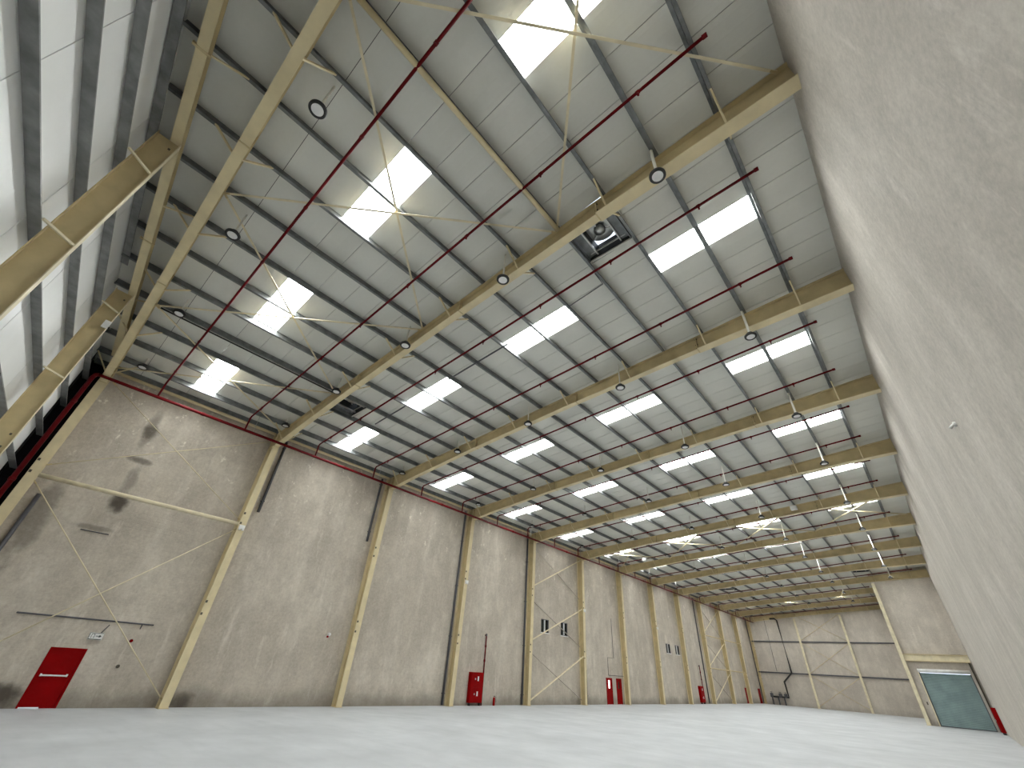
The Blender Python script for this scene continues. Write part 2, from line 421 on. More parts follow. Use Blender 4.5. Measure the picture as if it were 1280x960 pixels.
# skewed gable rafter and gable posts
t = thing('gable_rafter', (0, 0, H), 'narrow cream steel rafter along the top of the white sheeted gable wall', 'rafter')
def gseg(xa, xb, a0, a1, d0, d1, m=None):
    return (m or MB()).hexa([(xa, gy(xa, a0), rz(xa, d0)), (xb, gy(xb, a0), rz(xb, d0)), (xb, gy(xb, a1), rz(xb, d0)), (xa, gy(xa, a1), rz(xa, d0)),
                             (xa, gy(xa, a0), rz(xa, d1)), (xb, gy(xb, a0), rz(xb, d1)), (xb, gy(xb, a1), rz(xb, d1)), (xa, gy(xa, a1), rz(xa, d1))])
def gr(xa, xb, a0, a1, d0, d1):
    e = -.0105
    return MB().hexa([(xa, gy(xa, a0) + e * xa, rz(xa, d0)), (xb, gy(xb, a0) + e * xb, rz(xb, d0)), (xb, gy(xb, a1) + e * xb, rz(xb, d0)), (xa, gy(xa, a1) + e * xa, rz(xa, d0)),
                      (xa, gy(xa, a0) + e * xa, rz(xa, d1)), (xb, gy(xb, a0) + e * xb, rz(xb, d1)), (xb, gy(xb, a1) + e * xb, rz(xb, d1)), (xa, gy(xa, a1) + e * xa, rz(xa, d1))])
gr(1.6, W, -.12, .12, .55, .57).build('bottom_flange', 'beige', t)
gr(1.6, W, -.12, .12, PO - .03, PO - .01).build('top_flange', 'beige_shaded', t)
gr(1.6, W, -.01, .01, .57, PO - .03).build('web', 'beige_shaded', t)
for xp in (9.6, 16.6, 20.2): gr(xp - .03, xp + .03, -.2, .2, .53, .60).build('splice_plate', 'beige_shaded', t)
for k in (2, 5, 8, 11):
    xp = PUR[k]
    MB().bar((xp + .06, gy(xp, .0), rz(xp, .58)), (xp + .06, gy(xp, .75), rz(xp, PO + .02)), .045, .045).build('fly_brace', 'beige', t)
GIRTZ = [1.74, 3.2, 4.66, 6.12, 7.58, 9.04, 10.48, 11.94, 13.41]
for n, xg in enumerate((6.45, 13.8, 21.15)):
    y0 = gy(xg)
    t = thing('gable_post', (xg, y0, 0), ['cream steel gable post nearer the corner column', 'large cream steel gable post overhead at the left edge',
                                          'cream steel gable post beside the right wall'][n], 'column', 'gable wall posts')
    zt = rz(xg, .50); f = .11
    MB().box(xg - f, xg + f, y0 - .02, y0, .02, zt).build('inner_flange', 'pale_rod', t)
    MB().box(xg - f, xg + f, y0 - .52, y0 - .5, .02, zt).build('outer_flange', 'beige_shaded', t)
    MB().box(xg - .008, xg + .008, y0 - .5, y0 - .02, .02, zt).build('web', 'beige_shaded', t)
    MB().box(xg - .16, xg + .16, y0 - .58, y0 + .05, 0, .02).build('base_plate', 'beige_shaded', t)
    for z in (9.04, 11.94, 6.12):
        MB().bar((xg + .10, y0 - .03, z + .02), (xg + .50, y0 - .53, z + .0), .05, .05).build('fly_brace', 'pale_rod', t)
    for z in (6.6, 7.0, zt - .3):
        MB().box(xg + .008, xg + .02, y0 - .16, y0 - .11, z - .03, z + .03).build('bolt', 'bolt', t)
for k, z in enumerate(GIRTZ):
    t = thing('gable_girt', (0, gy(0, -.6), z), 'grey galvanised girt on the white gable wall, %s from the floor' % ORD[k + 1], 'girt', 'gable girts')
    xa, xb = max(-.4, (z + .2 - H - RO) / SL), 27.0
    m = MB()
    def gb(a0, a1, z0, z1):
        m.hexa([(xa, gy(xa, a0), z0), (xb, gy(xb, a0), z0), (xb, gy(xb, a1), z0), (xa, gy(xa, a1), z0), (xa, gy(xa, a0), z1), (xb, gy(xb, a0), z1), (xb, gy(xb, a1), z1), (xa, gy(xa, a1), z1)])
    gb(-.735, -.525, z - .003, z + .003); m.build('web', 'girt', t)
    m = MB(); gb(-.531, -.525, z, z + .03); gb(-.735, -.729, z, z + .06); m.build('lip', 'girt', t)

# purlin lines
for k, xp in enumerate(PUR):
    t = thing('roof_purlin', (xp, 0, rz(xp, PO)), 'grey galvanised roof purlin line, %s from the plain right wall' % ORD[k + 1], 'purlin', 'roof purlins')
    if xp < XW: xp = XW + .35
    zb = rz(xp, PO)
    def plen(y0, y1, yg=None):
        m = MB()
        m.box(xp - .004, xp + .004, y0, y1, zb, zb + .28)
        m.box(xp - .004, xp + .095, y0, y1, zb, zb + .006).box(xp - .09, xp + .004, y0, y1, zb + .272, zb + .28)
        m.box(xp + .089, xp + .095, y0, y1, zb, zb + .03)
        return m.build('purlin_length', 'galv', t)
    plen(gy(xp, -.74), 0)
    nb = NF if xp < XS else 9
    for b in range(nb): plen(B * b, B * b + B)
    for b in range(0, nb):
        if b < 7: MB().box(xp - .008, xp - .004, B * b - .6, B * b + .6, zb + .01, zb + .27).build('lap_sleeve', 'galv', t)
# eave strut along the long wall, one tube per bay
for b in range(NF):
    MBx = MB().tube([(-.25, B * b + .2, 12.72), (-.25, B * b + B - .2, 12.72)], .09, 10)
    props(MBx.build('eave_strut', 'beige', origin=(-.25, B * b + 4, 12.72), smooth=True),
          'cream tube strut under the eave, %s bay from the gable' % ORD[b + 1], 'strut', 'eave struts')
props(MB().tube([(20.1, .16, rz(20.1, .74)), (20.1, B - .16, rz(20.1, .74))], .075, 12).build('roof_strut', 'beige', origin=(20.1, 4, rz(20.1, .74)), smooth=True),
      'cream tube strut beside a purlin in the nearest roof bay', 'strut')
props(MB().tube([(-.05, .18, 7.5), (-.05, B - .18, 7.5)], .09, 12).build('wall_strut', 'pale_rod', origin=(-.05, 4, 7.5), smooth=True),
      'cream tube strut across the long wall above the red exit door', 'strut')

# bracing
def brace(name, a, b, r, label, group, mat='pale_rod', flat=True):
    c = (Vector(a) + Vector(b)) / 2
    t = thing(name, c, label, 'brace', group)
    if flat: MB().bar(a, b, r * 2, .008).bar(Vector(a) + Vector((0, 0, r * .7)), Vector(b) + Vector((0, 0, r * .7)), .008, r * 1.6).build('angle', mat, t)
    else: MB().tube([a, b], r, 8).build('rod', mat, t, smooth=True)
    d = (Vector(b) - Vector(a)).normalized() * .18
    for q, s in ((Vector(a), 1), (Vector(b), -1)): MB().bar(q, q + d * s, .05, .05).build('end_cleat', 'beige_shaded', t)
NODES = [W - .25, 20.02, 13.1, 6.2, .35]
CELL = ['beside the right wall', 'second from the right wall', 'third from the right wall', 'beside the long wall']
for bay, bn in ((0, 'nearest roof bay'), (5, 'sixth roof bay'), (10, 'second last roof bay')):
    for n in range(4):
        xa, xb = NODES[n], NODES[n + 1]
        if bay == 10:
            if n == 0: continue
        ya, yb = B * bay + .12, B * bay + B - .12
        brace('roof_brace', (xa, ya, rz(xa, .79)), (xb, yb, rz(xb, .79)), .06 if bay == 5 else .035, 'pale roof brace, %s, %s, leaning away' % (bn, CELL[n]), 'roof cross braces')
        brace('roof_brace', (xa, yb, rz(xa, .75)), (xb, ya, rz(xb, .75)), .06 if bay == 5 else .035, 'pale roof brace, %s, %s, leaning nearer' % (bn, CELL[n]), 'roof cross braces')
for (y0, z0, y1, z1, lab) in ((8 - .1, .25, .15, 7.3, 'lower pale rod brace falling to the first column foot'), (.15, .1, 8 - .1, 7.3, 'lower pale rod brace rising past the red exit door'),
                              (.15, 7.95, 8 - .1, 12.3, 'upper pale rod brace rising towards the eave'), (.3, 12.2, 8 - .1, 7.7, 'upper pale rod brace falling to the first column')):
    brace('wall_brace', (-.22, y0, z0), (-.22, y1, z1), .022, lab + ' in the first bay', 'wall braces', flat=False)
for bay, bn in ((4, 'bay with the two near windows'), (9, 'bay beyond the tall fire cabinet'), (10, 'second last bay')):
    for (z0, z1, zn) in ((.3, 3.55, 'lowest'), (4.25, 7.4, 'middle'), (8.3, 11.9, 'top')):
        if bay == 10: continue
        y0, y1 = B * bay + .15, B * bay + B - .15
        brace('wall_brace', (-.15, y0, z0), (-.15, y1, z1), .055, '%s cream brace rising to the right in the wall %s' % (zn, bn), 'wall braces')
        brace('wall_brace', (-.45, y1, z0), (-.45, y0, z1), .04, '%s cream brace falling to the right in the wall %s' % (zn, bn), 'wall braces', 'wall_f')
for z in (4.0, 8.0):
    props(MB().tube([(-.2, 72.2, z), (-.2, 87.8, z)], .07, 8).build('wall_strut', 'beige_shaded', origin=(-.2, 80, z)), 'cream wall strut near the far corner, %s of two' % ('lower' if z < 5 else 'upper'), 'strut')

# ================================================================== SKYLIGHTS
n = 0
ROWS = ['nearest the right wall', 'second from the right wall', 'third from the right wall', 'nearest the long wall']
for b in range(NF):
    for r, (xa, xb) in enumerate(SKYX):
        if b >= 9 and xb > XS: continue
        y0 = B * b + 3; y1 = y0 + 1
        t = thing('skylight', ((xa + xb) / 2, y0 + .5, rz((xa + xb) / 2, RO)), 'bright daylit skylight in the %s bay from the gable, %s' % (ORD[b + 1], ROWS[r]), 'skylight', 'roof skylights')
        xm = (xa + xb) / 2
        for p0, p1 in ((xa, xm), (xm, xb)):
            MB().add([(p0, y0, rz(p0, RO + .16)), (p1, y0, rz(p1, RO + .16)), (p1, y1, rz(p1, RO + .16)), (p0, y1, rz(p0, RO + .16)),
                      (p0, y0, rz(p0, RO + .17)), (p1, y0, rz(p1, RO + .17)), (p1, y1, rz(p1, RO + .17)), (p0, y1, rz(p0, RO + .17))],
                     [(0, 3, 2, 1), (4, 5, 6, 7), (0, 1, 5, 4), (1, 2, 6, 5), (2, 3, 7, 6), (3, 0, 4, 7)]).build('pane', 'sky', t)
        m = MB()
        for ya in (y0 - .02, y1):
            m.hexa([(xa, ya, rz(xa, RO)), (xb, ya, rz(xb, RO)), (xb, ya + .02, rz(xb, RO)), (xa, ya + .02, rz(xa, RO)),
                    (xa, ya, rz(xa, RO + .2)), (xb, ya, rz(xb, RO + .2)), (xb, ya + .02, rz(xb, RO + .2)), (xa, ya + .02, rz(xa, RO + .2))])
        for xx in (xa - .02, xb): m.box(xx, xx + .02, y0 - .02, y1 + .02, rz(xx, RO), rz(xx, RO + .2))
        m.build('curb', 'curb', t)

# ================================================================== ROOF VENTILATORS
VL = ['square turbine ventilator opening in the roof near the middle rafter splice', 'square turbine ventilator opening in the roof towards the long wall',
      'far square ventilator opening in the roof by the roller shutter wall', 'far square ventilator opening in the roof towards the long wall']
for n, (xa, xb, v) in enumerate(VENTS):
    y0, y1 = v + .5, v + 1.82
    xa2, xb2 = xa + .05, xb - .05
    z = rz((xa + xb) / 2, RO); c = ((xa + xb) / 2, (y0 + y1) / 2, z)
    t = thing('roof_ventilator', c, VL[n], 'ventilator', 'roof ventilators')
    for ya, yb in ((v + .01, y0), (y1, v + 1.99)): MB().box(xa2, xb2, ya, yb, z - .01, z + .04).build('trim_sheet', 'panel', t)
    for ya in (y0 - .03, y1): MB().box(xa2, xb2, ya, ya + .03, z - .16, z + .5).build('frame_side', 'curb', t)
    for xx in (xa2, xb2 - .03): MB().box(xx, xx + .03, y0, y1, z - .16, z + .5).build('frame_side', 'galv', t)
    cx, cy = c[0], c[1]
    for s in (-1, 1): MB().box(cx + s * .46 - .025, cx + s * .46 + .025, y0, y1, z - .02, z + .06).build('cross_bar', 'steel', t)
    for ya in (y0 + .12, y1 - .16): MB().box(xa2 + .03, xb2 - .03, ya, ya + .04, z + .03, z + .09).build('cross_bar', 'steel', t)
    for s_ in (-1, 1):                                                   # side baffles, then a black liner added to darken the throat
        MB().hexa([(cx + s_ * .48, y0 + .02, z + .05), (cx + s_ * .78, y0 + .02, z + .02), (cx + s_ * .78, y1 - .02, z + .02), (cx + s_ * .48, y1 - .02, z + .05),
                   (cx + s_ * .48, y0 + .02, z + .07), (cx + s_ * .78, y0 + .02, z + .04), (cx + s_ * .78, y1 - .02, z + .04), (cx + s_ * .48, y1 - .02, z + .07)]).build('baffle', 'galv', t)
    MB().box(xa2 + .03, xb2 - .03, y0, y0 + .02, z - .1, z + .5).box(xa2 + .03, xb2 - .03, y1 - .02, y1, z - .1, z + .5).box(cx - .46, cx - .44, y0, y1, z + .06, z + .5).box(cx + .44, cx + .46, y0, y1, z + .06, z + .5).build('throat_darkener', 'black', t)
    m = MB()
    for j in range(24):
        a0 = 2 * math.pi * j / 24; a1 = a0 + .2
        pr = [(.50, .5), (.62, .72), (.60, .95), (.40, 1.15)]
        for (r0, h0), (r1, h1) in zip(pr[:-1], pr[1:]):
            m.add([(cx + r0 * math.cos(a0), cy + r0 * math.sin(a0), z + h0), (cx + (r0 - .09) * math.cos(a1), cy + (r0 - .09) * math.sin(a1), z + h0),
                   (cx + (r1 - .09) * math.cos(a1), cy + (r1 - .09) * math.sin(a1), z + h1), (cx + r1 * math.cos(a0), cy + r1 * math.sin(a0), z + h1)], [(0, 1, 2, 3)])
    m.build('turbine_vane', 'dark', t)
    MB().lathe((cx, cy, z), [(.06, .5), (.06, 1.12), (.50, 1.14), (.50, 1.2), (.1, 1.28)], 20).build('sky_block_cap', 'black', t)  # black cap made wide to block the sky above the vanes
    MB().lathe((cx, cy, z), [(.04, .2), (.20, .26), (.20, .34), (.04, .42)], 16).build('hub', 'steel', t, smooth=True)
    for a in range(3):
        an = a * 2.094 + .4
        MB().bar((cx, cy, z + .3), (cx + .44 * math.cos(an), cy + .44 * math.sin(an), z + .3), .05, .04).build('spider_arm', 'steel', t)
    MB().lathe((cx, cy, z), [(.52, .42), (.54, .42), (.54, .52), (.52, .52)], 24).build('throat_ring', 'steel', t)

# ================================================================== SPRINKLERS
MX, MZ = .82, 11.87
t = thing('sprinkler_main', (MX, 0, MZ), 'long dark red sprinkler main pipe along the top of the long wall', 'pipe')
MB().tube([(MX, -.22, MZ), (MX, 0, MZ), (MX, LEN - .4, MZ)], .07, 10).build('pipe', 'red', t, smooth=True)
for b in range(NF):
    MB().tube([(MX, B * b + 3.9, MZ), (MX, B * b + 4.05, MZ)], .085, 10).build('coupling', 'red', t)
    MB().tube([(MX, B * b + 6.4, MZ), (MX, B * b + 6.4, rz(MX, RO))], .012, 6).build('hanger', 'steel', t)
t = thing('sprinkler_riser', (MX, -.34, 0), 'thick dark red riser pipe in the corner beside the gable wall', 'pipe')
MB().tube([(.62, -.36, 0), (.62, -.36, MZ - .12), (MX - .05, -.31, MZ - .02), (MX, -.23, MZ)], .085, 12).build('pipe', 'red', t, smooth=True)
for z in (3.5, 7, 10.5): MB().tube([(.62, -.36, z - .06), (.62, -.36, z + .06)], .105, 12).build('coupling', 'red', t)
for k in range(24):
    yb = 2.0 + 4 * k
    xe = 25.6 if yb < YS else 20.6
    o = .70
    t = thing('sprinkler_branch', (.5, yb, rz(.5, o)), 'thin dark red sprinkler pipe under the roof, %s from the gable wall' % ORD[k + 1], 'pipe', 'sprinkler branch pipes')
    MB().tube([(MX, yb, MZ + .05), (MX, yb, rz(MX, o) - .10), (MX + .05, yb, rz(MX, o) - .02), (MX + .2, yb, rz(MX + .2, o)), (xe, yb, rz(xe, o))], .042, 8).build('pipe', 'red', t, smooth=True)
    MB().tube([(xe - .06, yb, rz(xe, o)), (xe + .05, yb, rz(xe, o))], .06, 8).build('end_cap', 'red', t)
    if k < 12:
        for x in [2.2 + 3.1 * j for j in range(8)]:
            if x > xe - .3: continue
            MB().lathe((x, yb, rz(x, o)), [(.03, -.04), (.03, -.10), (.012, -.11), (.012, -.15), (.03, -.155), (.03, -.16)], 8).build('sprinkler_head', 'red', t)
            MB().tube([(x - .05, yb, rz(x - .05, o)), (x + .05, yb, rz(x + .05, o))], .054, 8).build('coupling', 'red', t)

# ================================================================== HIGH BAY LAMPS
LX = [23.5, 17.95, 12.5, 7.0, 1.5]
LROW = ['nearest the right wall', 'second from the right wall', 'third from the right wall', 'fourth from the right wall', 'nearest the long wall']
def lamp(x, y, label):
    z = 12.61 + .025 * x
    t = thing('high_bay_lamp', (x, y, z), label, 'lamp', 'high bay lamps')
    h = MB().lathe((x, y, z), [(.145, -.005), (.20, -.025), (.215, 0), (.215, .05), (.20, .07), (.12, .085), (.11, .17), (.06, .185)], 28).build('housing', 'black', t, smooth=True)
    MB().lathe((x, y, z), [(.145, -.012), (.145, .0)], 28).build('lens', 'lens', t)
    top = rz(x, PO) if min(abs(x - q) for q in PUR) < .09 else rz(x, RO)
    MB().tube([(x, y, z + .18), (x, y, top + .01)], .03 if x < 20 else .045, 8).build('drop_rod', 'rod', t)
    MB().bar((x - .08, y, z + .18), (x + .08, y, z + .18), .03, .03).build('bracket', 'black', t)
for r in range(0, 12):
    y = (.89, 7.62, 15.66, 22.99, 29.7, 37.7, 45.1, 52.5, 60.2, 66.8, 74.8, 82.4)[r]
    for c, x in enumerate(LX):
        if y > YS and x > XS: continue
        lamp(x, y, 'black rimmed hanging lamp, row %s, %s' % ('beside the end rafter' if r == 0 else 'before the %s rafter' % ORD[r + 1], LROW[c]))

# conduits under the roof
def pipe_thing(name, pts, r, mat, label, cat='conduit', n=8):
    return props(MB().tube([Vector(q) - Vector(pts[0]) for q in pts], r, n).build(name, mat, origin=None) if False else MB().tube(pts, r, n).build(name, mat, origin=tuple(pts[0]), smooth=True), label, cat)
pipe_thing('cable_conduit', [(6.14, .3, rz(6.2, .80)), (6.14, 7.85, rz(6.2, .80))], .035, 'black', 'black cable conduit beside a purlin in the nearest roof bay')
pipe_thing('cable_conduit', [(20.05, 10.2, rz(20, .86)), (20.05, 10.75, rz(20, .78)), (18.5, 10.85, rz(18.5, .80))], .02, 'dark', 'thin grey conduit dropping from the near ventilator')
pipe_thing('cable_conduit', [(15.2, 10.9, rz(15.2, .81)), (11.4, 10.9, rz(11.4, .81))], .035, 'dark', 'thin grey conduit between two skylights in the second bay')
pipe_thing('cable_conduit', [(7.9, 10.95, rz(7.9, .81)), (5.2, 10.95, rz(5.2, .81))], .035, 'dark', 'short grey conduit near the far side ventilator')
for (x, y, lab) in ((20.06, 39.2, 'small white box hung under a purlin before the fifth rafter'), (4.42, 45.3, 'small white box hung under a purlin near the long wall')):
    t = thing('junction_box', (x, y, rz(x, .4)), lab, 'box')
    MB().box(x - .22, x + .22, y - .15, y + .15, rz(x, .3), rz(x, .58)).build('case', 'white', t)
    MB().tube([(x, y, rz(x, .58)), (x, y, rz(x, PO))], .02, 6).build('stem', 'steel', t)
    MB().box(x - .18, x + .18, y - .16, y - .15, rz(x, .34), rz(x, .54)).build('cover', 'white', t)

# ================================================================== DOWNPIPES AND CONDUITS ON THE LONG WALL
def downpipe(y, z0, z1, label, x=XW + .1, r=.075):
    t = thing('rain_downpipe', (x, y, z0), label, 'pipe', 'rain downpipes')
    MB().tube([(x, y, z0), (x, y, z1)], r, 10).build('pipe', 'dark', t, smooth=True)
    z = z0 + .6
    while z < z1:
        MB().box(XW + .002, x + r + .01, y - r - .012, y + r + .012, z - .02, z + .02).build('clip', 'dark', t); z += 3.2
downpipe(8.62, 8.4, 12.6, 'short dark downpipe ending high up beside the first column')
downpipe(15.45, 8.4, 12.6, 'short dark downpipe ending high up beside the second column')
downpipe(23.55, .05, 12.6, 'dark full height downpipe before the column near the fire hose cabinet')
downpipe(31.6, .05, 12.6, 'dark full height downpipe before the column near the windows')
downpipe(40.75, .05, 2.6, 'short dark downpipe at the foot of the fifth column')
downpipe(48.5, .05, 2.6, 'short dark downpipe beyond the pair of red doors')
downpipe(70.6, .05, 12.6, 'thin dark downpipe beyond the second fire hose cabinet')
downpipe(95.6, .05, 12.6, 'dark downpipe in the far corner')
downpipe(.55, 0.05, 6.9, 'grey downpipe in the near corner behind the corner column')
t = thing('wall_conduit', (XW, 2.08, 2.85), 'dark horizontal conduit above the red exit door', 'conduit')
MB().tube([(XW + .035, 2.08, 2.85), (XW + .035, 6.43, 2.85)], .028, 8).build('pipe', 'dark', t)
MB().tube([(XW + .035, 6.02, 2.85), (XW + .035, 6.02, 2.66)], .02, 8).build('drop', 'dark', t)
pipe_thing('wall_conduit', [(XW + .03, 46.1, 7.3), (XW + .03, 46.1, 3.75), (XW + .03, 44.9, 3.75), (XW + .03, 44.9, 2.3), (XW + .03, 47.9, 2.3)], .022, 'dark', 'thin bent conduit above the pair of red doors')
pipe_thing('wall_conduit', [(XW + .03, 2.35, 5.95), (XW + .03, 3.3, 5.95)], .02, 'dark', 'short dark conduit stub below the cream wall strut')

# ================================================================== DOORS AND WINDOWS ON THE LONG WALL
def red_door(n, y0, y1, z1, label, slit=None, gap=False):
    o = props(bpy.data.objects.new('door_%d' % n, None), label, 'door', kind='structure'); COL.objects.link(o); o.location = (XW, y0, 0)
    zb = .035 if gap else .005
    f = MB(); fw = .06
    f.box(XW - .1, XW + .03, y0, y0 + fw, 0, z1).box(XW - .1, XW + .03, y1 - fw, y1, 0, z1).box(XW - .1, XW + .03, y0 + fw, y1 - fw, z1 - fw, z1)
    f.build('frame', 'redsig', o)
    ya, yb, zt = y0 + fw, y1 - fw, z1 - fw
    lf = MB()
    if slit:
        s0, s1, q0, q1 = slit
        lf.box(XW - .06, XW - .01, ya, s0, zb, zt).box(XW - .06, XW - .01, s1, yb, zb, zt).box(XW - .06, XW - .01, s0, s1, zb, q0).box(XW - .06, XW - .01, s0, s1, q1, zt)
    else: lf.box(XW - .06, XW - .01, ya, yb, zb, zt)
    leaf = lf.build('leaf', 'redsig', o)
    if slit: MB().box(XW - .045, XW - .03, slit[0], slit[1], slit[2], slit[3]).build('vision_pane', 'vision' if n == 2 else 'glass', leaf)
    if gap:
        MB().box(XW - .07, XW + .0, y0 + .62, yb, 0, zb).build('threshold', 'redsig', o)
    return o, leaf
o, leaf = red_door(1, 3.58, 4.68, 1.86, 'red steel exit door with a push bar in the long wall', gap=True)
MB().tube([(XW + .06, 3.72, .98), (XW + .06, 4.5, .98)], .025, 8).build('push_bar', 'white', leaf)
for y in (3.74, 4.48): MB().box(XW - .012, XW + .07, y - .025, y + .025, .95, 1.03).build('bar_bracket', 'white', leaf)
MB().box(XW - .012, XW - .002, 3.75, 4.51, 1.62, 1.66).build('closer_rail', 'redsig', leaf)
red_door(2, 44.4, 45.55, 2.08, 'narrow red door with a bright vision slit', (44.85, 45.15, 1.25, 1.9))
red_door(3, 46.35, 47.4, 2.08, 'red door with a dark vision slit beside the bright slit door', (46.75, 47.0, 1.25, 1.8))
red_door(4, 87.0, 88.2, 2.02, 'small far red door before the last column')
red_door(5, 94.0, 95.2, 2.02, 'small far red door at the far corner')
# exit sign
t = thing('exit_sign', (XW, 4.7, 2.3), 'small white exit sign box above the red exit door', 'sign')
MB().box(XW + .01, XW + .07, 4.48, 4.93, 2.17, 2.42).build('case', 'white', t)
fr = MB().box(XW + .07, XW + .075, 4.49, 4.92, 2.18, 2.2).box(XW + .07, XW + .075, 4.49, 4.92, 2.395, 2.41).box(XW + .07, XW + .075, 4.49, 4.505, 2.2, 2.395).build('border', 'dkgreen', t)
g = MB().box(XW + .07, XW + .075, 4.55, 4.565, 2.23, 2.37).box(XW + .07, XW + .075, 4.64, 4.655, 2.23, 2.37).box(XW + .07, XW + .075, 4.55, 4.655, 2.36, 2.375)
g.box(XW + .07, XW + .075, 4.70, 4.84, 2.29, 2.31).add([(XW + .075, 4.80, 2.25), (XW + .075, 4.88, 2.30), (XW + .075, 4.80, 2.35)], [(0, 1, 2)])
g.build('pictogram', 'dkgreen', t)
MB().tube([(XW + .03, 4.82, 2.42), (XW + .03, 4.95, 2.72)], .018, 6).build('conduit', 'dark', t)
def sounder(y, z, mat, label, r=.055):
    t = thing('wall_sounder', (XW, y, z), label, 'sounder')
    m = MB(); n = 14
    for rr, xx in ((r * 1.2, 0), (r * 1.2, .03)): pass
    m.tube([(XW + .003, y, z), (XW + .035, y, z)], r * 1.15, n).build('base', 'white' if mat == 'white' else 'dark', t)
    MB().tube([(XW + .035, y, z), (XW + .09, y, z)], r, n).build('dome', mat, t)
sounder(5.92, 2.23, 'redsig', 'small red sounder on the wall right of the exit sign')
sounder(5.9, 1.34, 'bolt', 'small dark call point on the wall right of the exit door')
sounder(14.63, 3.2, 'white', 'small white and red alarm sounder on the second bay of the long wall', .075)
MB().tube([(XW + .03, 14.55, 3.08), (XW + .10, 14.55, 3.08)], .05, 10).build('flash_lens', 'redsig', bpy.data.objects['wall_sounder.002'])
def window(n, y0, y1, z0, z1, label):
    o = props(bpy.data.objects.new('window_%d' % n, None), label, 'window', kind='structure'); COL.objects.link(o); o.location = (XW, y0, z0)
    m = MB(); f = .05
    m.box(XW - .15, XW + .01, y0, y0 + f, z0, z1).box(XW - .15, XW + .01, y1 - f, y1, z0, z1).box(XW - .15, XW + .01, y0 + f, y1 - f, z0, z0 + f).box(XW - .15, XW + .01, y0 + f, y1 - f, z1 - f, z1)
    m.build('frame', 'dark', o)
    ym = (y0 + y1) / 2
    MB().box(XW - .13, XW + .01, ym - .05, ym + .05, z0 + f, z1 - f).build('mullion', 'white', o)
    for a, b in ((y0 + f, ym - .05), (ym + .05, y1 - f)): MB().box(XW - .1, XW - .085, a, b, z0 + f, z1 - f).build('pane', 'glass', o)
    MB().box(XW - .02, XW + .06, y0 - .05, y1 + .05, z0 - .06, z0).build('window_sill', 'white', o)
for n, (q, l) in enumerate(zip(wins, ('dark two pane window high on the wall, nearest', 'dark two pane window crossed by a brace', 'small far dark window, left one', 'small far dark window, right one'))): window(n + 1, *q, l)

# ================================================================== FIRE EQUIPMENT
def cabinet(y0, label, riser=True):
    y1 = y0 + 1.22; z0, z1 = .16, 1.88; x1 = XW + .28
    t = thing('fire_hose_cabinet', (XW, y0, z0), label, 'cabinet', 'fire hose cabinets')
    MB().box(XW + .005, x1, y0, y1, z0, z1).build('body', 'redsig', t)
    for a, b in ((z0 + .03, z0 + .84), (z0 + .88, z1 - .03)):
        d = MB().box(x1, x1 + .02, y0 + .03, y1 - .03, a, b).build('door', 'redsig', t)
        zc = (a + b) / 2
        MB().box(x1 + .02, x1 + .024, y0 + .62, y0 + .74, zc - .06, zc + .2).build('notice', 'white', d)
        MB().box(x1 + .02, x1 + .05, y0 + .36, y0 + .42, zc, zc + .1).build('handle', 'steel', d)
    for y in (y0 + .1, y1 - .14): MB().box(XW + .05, x1 - .05, y, y + .05, 0, z0).build('foot', 'black', t)
    return t
cabinet(25.8, 'red fire hose cabinet with a tall riser pipe, third bay wall')
cabinet(67.6, 'distant red fire hose cabinet beyond the far windows')
def riser(y, zt, label):
    t = thing('fire_riser', (XW + .12, y, 0), label, 'pipe', 'fire risers')
    MB().tube([(XW + .14, y, 0), (XW + .14, y, zt - .1), (XW + .12, y, zt), (XW + .02, y, zt)], .05, 10).build('pipe', 'red', t, smooth=True)
    for z in (2.6, zt - .7): MB().tube([(XW + .14, y, z - .07), (XW + .14, y, z + .07)], .075, 10).build('coupling', 'red', t)
    MB().tube([(XW + .14, y, zt - .05), (XW + .14, y, zt + .09)], .06, 10).build('valve', 'dark', t)
riser(27.12, 4.2, 'dark red riser pipe above the near fire hose cabinet'); riser(68.95, 4.1, 'thin dark red riser pipe above the distant fire hose cabinet')
t = thing('fire_extinguisher', (XW + .2, 28.35, 0), 'small red fire extinguisher standing right of the near hose cabinet', 'extinguisher')
MB().lathe((XW + .2, 28.35, 0), [(.075, .0), (.085, .02), (.085, .40), (.06, .46), (.025, .48), (.025, .52)], 16).build('cylinder', 'redsig', t, smooth=True)
MB().box(XW + .18, XW + .22, 28.30, 28.44, .52, .56).build('lever', 'black', t)
MB().tube([(XW + .2, 28.40, .53), (XW + .27, 28.46, .5), (XW + .29, 28.47, .2)], .014, 6).build('hose', 'black', t)
# hose cabinet on the right wall near the shutter
t = thing('fire_hose_cabinet', (W, 66.4, .16), 'red fire hose cabinet on the right wall by the roller shutter', 'cabinet', 'fire hose cabinets')
MB().box(W - .30, W - .005, 66.4, 67.7, .16, 1.95).build('body', 'redsig', t)
d = MB().box(W - .32, W - .30, 66.43, 67.67, .2, 1.9).build('door', 'redsig', t)
MB().box(W - .35, W - .32, 66.6, 66.66, .95, 1.1).build('handle', 'steel', d)
for y in (66.5, 67.5): MB().box(W - .25, W - .05, y, y + .05, 0, .16).build('foot', 'black', t)
pipe_thing('corner_pipe', [(25.6, YS - .14, 6.25), (26.65, YS - .14, 6.25), (26.76, YS - .14, 6.15), (26.76, YS - .14, 0)], .075, 'bolt', 'dark bent pipe in the corner right of the roller shutter', 'pipe', 10)

